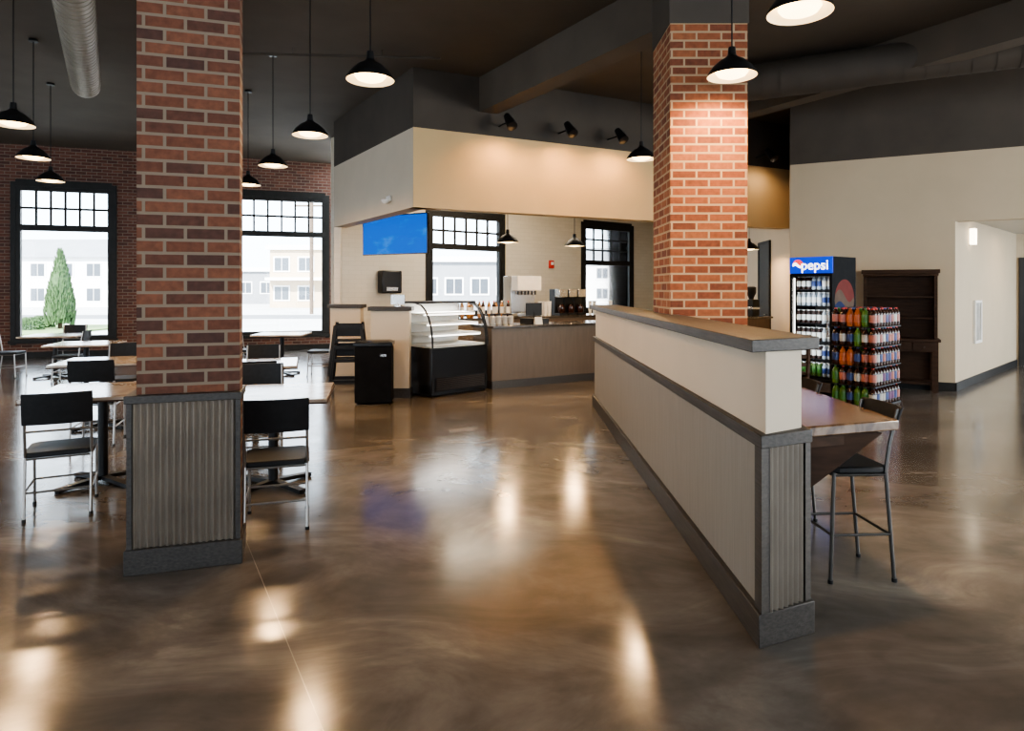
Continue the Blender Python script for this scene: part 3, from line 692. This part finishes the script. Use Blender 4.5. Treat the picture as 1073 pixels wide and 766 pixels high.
MB().hexa([(-.07,0,0),(.07,0,0),(.07,.06,0),(-.07,.06,0),(-.07,.028,.12),(.07,.028,.12),(.07,.032,.12),(-.07,.032,.12)],M['paper']).obj('tent_card',label='small folded white card standing on the counter',cat='card',loc=(q[0],q[1],1.0),rotz=SA)
for k in range(5):
    q = sp(.15+k*.12,.45)
    if k==0:
        jr = MB().lathe([(0,0),(.045,0),(.05,.02),(.05,.12),(.035,.14),(.04,.145),(.04,.17),(0,.17)],M['clear'],seg=14,mats=[M['clear']]*5+[M['black']]*2).obj('condiment_jar',label='clear jar with black lid on the service counter',cat='jar',group='condiment jars',loc=(q[0],q[1],1.0))
    else: dup(jr,(q[0],q[1],1.0),0)
q = sp(6.68,.35)
r = thing('coffee_grinder','black coffee grinder with silver band on the counter','coffee grinder',(q[0],q[1],1.0),SA)
MB().box(-.11,.11,-.13,.13,0,.36,M['black']).box(-.112,.112,-.132,.132,.14,.20,M['steel']).obj('body',parent=r,bevel=.012)
MB().lathe([(.05,.36),(.06,.40),(.105,.50),(.105,.62),(.06,.64),(0,.64)],M['black'],seg=16).obj('hopper',parent=r)

# ---------------------------------------------------------------- drinks cooler
def globe(parent, c, rad, u, n, mats, nm='round_logo'):
    mb = MB(); u = Vector(u); n = Vector(n); c = Vector(c); z = Vector((0,0,1))
    def P(a,b,o): return c+u*a*rad+z*b*rad+n*o
    S = 24; wave = lambda x,b,amp: b+amp*math.sin(x*pi)
    def band(f0,f1,m,o):
        lo=[];hi=[]
        for i in range(S+1):
            x = -1+2*i/S; lim = math.sqrt(max(0,1-x*x)); a0=max(-lim,min(lim,f0(x))); a1=max(-lim,min(lim,f1(x)))
            lo.append(mb.bm.verts.new(P(x,a0,o))); hi.append(mb.bm.verts.new(P(x,a1,o)))
        mb._faces([mb.bm.faces.new((lo[i],lo[i+1],hi[i+1],hi[i])) for i in range(S)],m)
    band(lambda x:-2,lambda x:wave(x,-.25,-.22),mats[2],.002)
    band(lambda x:wave(x,-.25,-.22),lambda x:wave(x,.22,-.30),mats[1],.002)
    band(lambda x:wave(x,.22,-.30),lambda x:2,mats[0],.002)
    bmesh.ops.remove_doubles(mb.bm,verts=mb.bm.verts,dist=1e-5)
    return mb.obj(nm,parent=parent,smooth=False)
F1 = Vector((4.20,10.10)); F2 = Vector((4.60,9.60)); fw = (F2-F1).length
r = thing('drinks_cooler','tall black glass-door drinks cooler with lit blue header','refrigerator',(F1.x,F1.y,0),math.atan2(F2.y-F1.y,F2.x-F1.x))
D = .74; Hc = 2.06; t = .04
mb = MB(); m = M['blackmatte']
mb.box(0,t,0.03,D,.08,Hc,m).box(fw-t,fw,.03,D,.08,Hc,m).box(t,fw-t,D-t,D,.08,Hc,m).box(t,fw-t,.03,D-t,.08,.24,m).box(t,fw-t,.03,D-t,1.80,Hc,m).box(.04,fw-.04,.06,D-.04,0,.08,m)
mb.obj('cabinet',parent=r)
MB().box(t,fw-t,D-t-.01,D-t-.002,.24,1.8,M['ext_grey']).obj('inner_back',parent=r)
MB().box(0,fw,.0,.03,1.82,Hc,M['signblue']).obj('header_sign',parent=r)
mb = MB(); mb.box(0,.035,0,.03,.24,1.81,m).box(fw-.035,fw,0,.03,.24,1.81,m).box(.035,fw-.035,0,.03,.24,.28,m).box(.035,fw-.035,0,.03,1.77,1.81,m)
dr = mb.obj('door',parent=r)
MB().box(.035,fw-.035,.012,.018,.28,1.77,M['glass']).obj('door_glass',parent=dr)
MB().cyl((fw-.05,-.03,.9),(fw-.05,-.03,1.3),.012,M['steel'],8).box(fw-.06,fw-.04,-.03,.0,.9,.92,M['steel']).box(fw-.06,fw-.04,-.03,0,1.28,1.3,M['steel']).obj('handle',parent=dr)
MB().box(.02,fw-.02,.0,.03,.09,.23,M['basket']).obj('kick_grille',parent=r)
text_mesh('lettering','pepsi',.20,M['signwhite'],r,(fw*.60,-.003,1.935),(pi/2,0,0))
globe(r,(fw*.20,0,1.94),.085,(1,0,0),(0,-1,0),[M['signred'],M['signwhite'],M['signblue']])
globe(r,(fw,.38,1.42),.31,(0,1,0),(1,0,0),[M['dimred'],M['dimwhite'],M['dimblue']],'side_emblem')
shz = [.30,.56,.82,1.08,1.34,1.58]
for z in shz: MB().box(t,fw-t,.06,D-t-.02,z-.008,z,M['black']).obj('shelf',parent=r)
MB().box(t+.002,t+.015,.04,.055,.3,1.75,M['led']).obj('light_strip',parent=r)
ld = bpy.data.lights.new('cooler_light','AREA'); ld.energy = 4; ld.shape='RECTANGLE'; ld.size = .4; ld.size_y=1.3; ld.color=(.75,.88,1)
lo = bpy.data.objects.new('cooler_light',ld); COL.objects.link(lo); lo.parent=r; lo.location=(fw/2,.035,1.05); lo.rotation_euler=(pi/2,0,0)
rot = r.rotation_euler[2]; ca,sa = math.cos(rot),math.sin(rot)
def cl(x,y): return (F1.x+ca*x-sa*y, F1.y+sa*x+ca*y)
kinds = []
for nm,liq,lb in (('cola',M['cola'],M['paper']),('clear',M['clearliq'],M['paper']),('lime',M['limeliq'],M['lime']),('water',M['clearliq'],M['blue'])):
    o = bottle_obj('soda_bottle','small %s soft-drink bottle on a cooler shelf'%{'cola':'dark white-labelled','clear':'clear white-labelled','lime':'green','water':'clear blue-labelled'}[nm],'bottle',liq,lb,M['white'],h=.20,r_=.030,group='bottles on the cooler shelves'); kinds.append(o)
used = set()
for si,z in enumerate(shz):
    for k in range(7):
        kk = [2,0,0,0,1,3][si] if k<5 else [3,3,1,1,3,1][si]
        if si==5 and k<3: kk = 0
        o = kinds[kk]
        for y in (.11,.20):
            q = cl(.085+k*.078,y)
            if kk not in used: o.location = (q[0],q[1],z); used.add(kk)
            else: dup(o,(q[0],q[1],z),0)
for i,o in enumerate(kinds):
    if i not in used: bpy.data.objects.remove(o)

# ---------------------------------------------------------------- bottle display
G1 = Vector((4.45,9.33)); G2 = Vector((4.83,8.88)); gd = (G2-G1).normalized(); gn = Vector((-gd.y,gd.x))
nx, ny, sp_ = 6, 9, .098
W_ = nx*sp_; D_ = ny*sp_; grot = math.atan2(gd.y,gd.x)
def gl(x,y): v = G1+gd*x+gn*y; return (v.x,v.y)
tray = MB().box(0,W_,0,D_,0,.014,M['black'])
to = tray.obj('bottle_tray',label='black plastic tray under a layer of soda bottles',cat='tray',group='stacked bottle trays',loc=(G1.x,G1.y,0),rotz=grot)
LH = .266
for k in range(1,5): dup(to,(G1.x,G1.y,k*LH),grot)
big = []
for nm,liq,lb,cp in (('dark cola bottle with blue label',M['cola'],M['blue'],M['blue']),('green citrus soda bottle',M['limeliq'],M['lime'],M['lime']),('orange soda bottle',M['orangeliq'],M['orange'],M['orange']),
                  ('dark root beer bottle with purple label',M['cola'],M['purple'],M['black']),('diet cola bottle with pale label',M['cola'],M['clear'],M['black']),('pink-labelled dark soda bottle',M['cola'],M['pink'],M['red'])):
    big.append(bottle_obj('large_soda_bottle','large '+nm+' in the stacked display','bottle',liq,lb,cp,h=.251,r_=.0475,group='large soda bottles in the display'))
usedb = set()
leftcols = [1,5,0,1,5,3]; rightcols = [5,0,4,5,0,3,5,0,5]
for L_ in range(5):
    for i in range(nx):
        for j in range(ny):
            if L_ < 4 and not (j < 2 or i >= nx-2 or i==0 or j==ny-1): continue
            left = (j < 2 and i < nx-1)
            if left: kk = leftcols[i] if random.random() < .6 else random.choice([1,5,4,0,2])
            else: kk = rightcols[j] if random.random() < .65 else random.choice([4,5,0,3])
            if L_ == 0 and left and random.random() < .5: kk = 1
            q = gl((i+.5)*sp_,(j+.5)*sp_); z = L_*LH+.014; o = big[kk]
            if kk not in usedb: o.location = (q[0],q[1],z); usedb.add(kk)
            else: dup(o,(q[0],q[1],z),0)
for i,o in enumerate(big):
    if i not in usedb: bpy.data.objects.remove(o)

# ---------------------------------------------------------------- hutch
qa,a = wallpt(905,P1,P2,.30); qb,_ = wallpt(981,P1,P2,.30)
wv = math.hypot(qb[0]-qa[0],qb[1]-qa[1])
r = thing('bookcase_hutch','dark brown wooden open-shelf hutch standing against the beige wall','cabinet',(qa[0],qa[1],0),math.atan2(qb[1]-qa[1],qb[0]-qa[0]))
m = M['woodh']; w = wv; d = .28
MB().box(-.03,w+.03,-.03,d,1.83,1.89,m).box(-.01,w+.01,-.01,d,1.79,1.83,m).obj('cornice',parent=r,bevel=.006)
for x in (0,w-.045): MB().box(x,x+.045,0.02,d,.82,1.79,m).obj('side_panel',parent=r)
MB().box(.035,w-.035,d-.015,d,.82,1.79,m).obj('back_panel',parent=r)
for z in (1.12,1.45): MB().box(.035,w-.035,.03,d-.015,z,z+.025,m).obj('shelf',parent=r)
MB().box(-.03,w+.03,-.16,d,.78,.82,m).obj('desk_surface',parent=r,bevel=.006)
MB().box(0,w,-.12,d,.62,.78,m).obj('frieze',parent=r)
for k in range(3):
    dw = MB().box(.03+k*(w-.04)/3,.01+(k+1)*(w-.04)/3,-.135,-.12,.635,.765,m).obj('drawer',parent=r,bevel=.003)
    x = .02+(k+.5)*(w-.04)/3; MB().cyl((x,-.135,.70),(x,-.16,.70),.014,M['basket'],10).obj('knob',parent=dw)
for x in (.0,w-.08):
    for y in (-.12,d-.08): MB().box(x,x+.08,y,y+.08,0,.62,m).obj('leg',parent=r)
MB().box(.02,w-.02,-.08,d-.02,.12,.16,m).obj('bottom_shelf',parent=r)
MB().box(.06,w-.06,d-.02,d-.005,.16,.62,m).obj('lower_back_panel',parent=r)

r = thing('wooden_chair','dark wooden slat-back chair near the drinks cooler','chair',(3.72,9.1,0),.2)
m = M['woodh']
for sx in (-1,1):
    MB().bar((sx*.19,.19,0),(sx*.19,.19,.44),.035,.035,m).obj('leg',parent=r); MB().bar((sx*.19,-.2,0),(sx*.19,-.25,.98),.035,.035,m).obj('leg',parent=r)
MB().box(-.22,.22,-.21,.22,.44,.47,m).obj('seat',parent=r,bevel=.006)
for k in range(4): MB().bar((-.18,-.225-.005*k,.58+k*.11),(.18,-.225-.005*k,.58+k*.11),.018,.05,m).obj('back_slat',parent=r)

q,a = wallpt(1016,P2,H1,0)
r = thing('wall_sconce','glowing rectangular wall sconce in the hallway','lamp',(q[0],q[1],1.6+54*q[1]/700),a)
MB().box(-.07,.07,-.09,-.01,-.13,.13,M['sconce']).obj('diffuser',parent=r,bevel=.008)
MB().box(-.05,.05,-.012,-.002,-.15,.15,M['steel']).obj('back_plate',parent=r)
q,a = wallpt(1023,P2,H1,0)
zc = 1.6-35*q[1]/700
r = thing('fire_extinguisher_cabinet','white recessed fire extinguisher cabinet on the hallway wall','cabinet',(q[0],q[1],zc),a)
MB().box(-.24,.24,-.04,-.002,-.36,-.32,M['white']).box(-.24,.24,-.04,-.002,.32,.36,M['white']).box(-.24,-.19,-.04,-.002,-.32,.32,M['white']).box(.19,.24,-.04,-.002,-.32,.32,M['white']).obj('frame',parent=r)
MB().box(-.19,.19,-.02,-.002,-.32,.32,M['clear']).obj('door',parent=r)
# ---------------------------------------------------------------- exterior
MB().box(-80,80,10,160,-.30,-.15,M['asphalt']).obj('ground', kind='structure')
MB().box(-80,80,38,43.5,-.15,-.14,M['road']).obj('ground_road', kind='structure')
MB().box(-32,-17,24.5,31,-.15,-.08,M['lawn']).obj('ground_lawn', kind='structure')
def building(label,loc,w,d,h,m,floors,cols,roof='flat',rot=0,trimm=None,band=False):
    r = thing('building',label,'building',(loc[0],loc[1],-.15),rot)
    MB().box(-w/2,w/2,0,d,0,h,m).obj('walls',parent=r,smooth=False)
    if roof=='flat': MB().box(-w/2-.3,w/2+.3,-.3,d+.3,h,h+.4,trimm or M['ext_white']).obj('roof',parent=r)
    else: MB().hexa([(-w/2-.4,-.4,h),(w/2+.4,-.4,h),(w/2+.4,d+.4,h),(-w/2-.4,d+.4,h),(-w/2-.4,d/2-.05,h+2.0),(w/2+.4,d/2-.05,h+2.0),(w/2+.4,d/2+.05,h+2.0),(-w/2-.4,d/2+.05,h+2.0)],M['ext_grey']).obj('roof',parent=r)
    fh = h/floors; first=None
    if band:
        for f in range(1,floors): MB().box(-w/2-.05,w/2+.05,-1.1,0,f*fh-.15,f*fh+.1,M['ext_white']).obj('balcony_band',parent=r)
    for f in range(floors):
        for c in range(cols):
            x = -w/2+w*(c+.5)/cols; z = f*fh+fh*.5
            if first is None:
                first = MB().box(-.75,.75,-.06,.0,-.7,.7,M['ext_white']).box(-.63,-.03,-.08,-.05,-.58,.58,M['ext_glass']).box(.03,.63,-.08,-.05,-.58,.58,M['ext_glass']).obj('window',parent=r,loc=(x,0,z))
            else:
                n = first.copy(); COL.objects.link(n); n.parent = r; n.location = (x,0,z)
building('pale two-storey house across the parking lot',(-44,62),13,9,4.6,M['ext_white'],2,5,'gable')
building('low white commercial block across the road',(-8.0,72),13,9,4,M['ext_white'],1,5)
building('tan stucco storefront with white balcony band across the street',(-18.5,60),6.5,8,5.2,M['ext_tan'],2,3,band=True)
building('grey and white shop across the street',(-3.5,52),8,8,3.8,M['ext_grey'],1,4)
building('white house beyond the lot',(9,76),10,9,4.6,M['ext_white'],2,4,'gable')
building('long low grey building across the road',(-33,74),14,9,3.6,M['ext_grey'],1,6)
def evergreen(x,y,h,rad,label):
    r = thing('evergreen_tree',label,'tree',(x,y,-.08))
    MB().cyl((0,0,0),(0,0,.5),.09,M['bark'],10).obj('trunk',parent=r)
    mb = MB(); mb.lathe([(0,.2),(rad*.7,.25),(rad*.85,h*.25),(rad*.6,h*.6),(rad*.25,h*.88),(0,h)],M['green'],seg=16)
    for i in range(500):
        t = random.random()**1.2; z = .2+t*(h-.3); rr = rad*(1-t**1.6)*(.9 if t>.1 else .8); a = random.random()*2*pi
        c = Vector((math.cos(a)*rr,math.sin(a)*rr,z)); mb.cyl(c*1.0-Vector((0,0,.05)),c+Vector((math.cos(a)*.08,math.sin(a)*.08,.22)),.055,M['green'],5,r2=.004)
    mb.obj('foliage',parent=r)
q = pt(63,28); evergreen(q[0],q[1],3.3,.60,'narrow conical evergreen tree outside the window')
for x,Y in ((30,27),(42,28.5)):
    q = pt(x,Y); mb = MB()
    for i in range(220):
        v = Vector((random.gauss(0,1),random.gauss(0,1),abs(random.gauss(0,1)))).normalized(); c = Vector((v.x*.55,v.y*.45,v.z*.5)); mb.cyl(c*.8,c*1.08,.09,M['green'],5,r2=.01)
    mb.obj('shrub',label='low rounded green shrub outside the window',cat='shrub',loc=(q[0],q[1],-.08),group='shrubs outside')
mb = MB().cyl((0,0,0),(0,0,8),.13,M['bark'],10).bar((-1.1,0,7.3),(1.1,0,7.3),.1,.12,M['bark'])
mb.obj('utility_pole',label='wooden utility pole by the road',cat='pole',loc=(-13.5,45,-.15))

# ---------------------------------------------------------------- lights, world, camera
w = bpy.data.worlds.new('world'); SC.world = w; w.use_nodes = True
bg = w.node_tree.nodes['Background']; bg.inputs['Color'].default_value = (.76,.88,1.0,1); bg.inputs['Strength'].default_value = 9.0
sun = bpy.data.lights.new('sun','SUN'); sun.energy = 30; sun.angle = .02; sun.color = (1,.96,.9)
so = bpy.data.objects.new('sun',sun); COL.objects.link(so); so.rotation_euler = (math.radians(48),0,math.radians(-18))
def area(name,loc,target,sx,sy,e,c):
    l = bpy.data.lights.new(name,'AREA'); l.shape='RECTANGLE'; l.size=sx; l.size_y=sy; l.energy=e; l.color=c
    o = bpy.data.objects.new(name,l); COL.objects.link(o); o.location=loc
    o.rotation_euler = (Vector(target)-Vector(loc)).to_track_quat('-Z','Y').to_euler(); return o
area('window_light_east',(12.2,3.0,2.8),(0,4,0.3),3,2.2,620,(1.0,.88,.70))
area('kitchen_fill_light',(0.5,15.0,4.6),(0.5,15.0,0),4,2,280,(1.0,.84,.62))  # unseen lamp added to brighten the kitchen
area('hall_fill_light',(9.8,11.6,2.65),(9.8,11.6,0),1.2,1.2,26,(1.0,.76,.5))  # extra unseen lamp added to light the hallway besides the sconce
SC.view_settings.look = 'AgX - Medium High Contrast'

cam = bpy.data.cameras.new('camera'); co = bpy.data.objects.new('camera',cam); COL.objects.link(co)
co.location = (0,0,EYE); co.rotation_euler = (pi/2,0,0)
cam.sensor_width = 36; cam.lens = F/1073*36; cam.shift_y = -(383-HY)/1073; cam.clip_end = 500
SC.camera = co
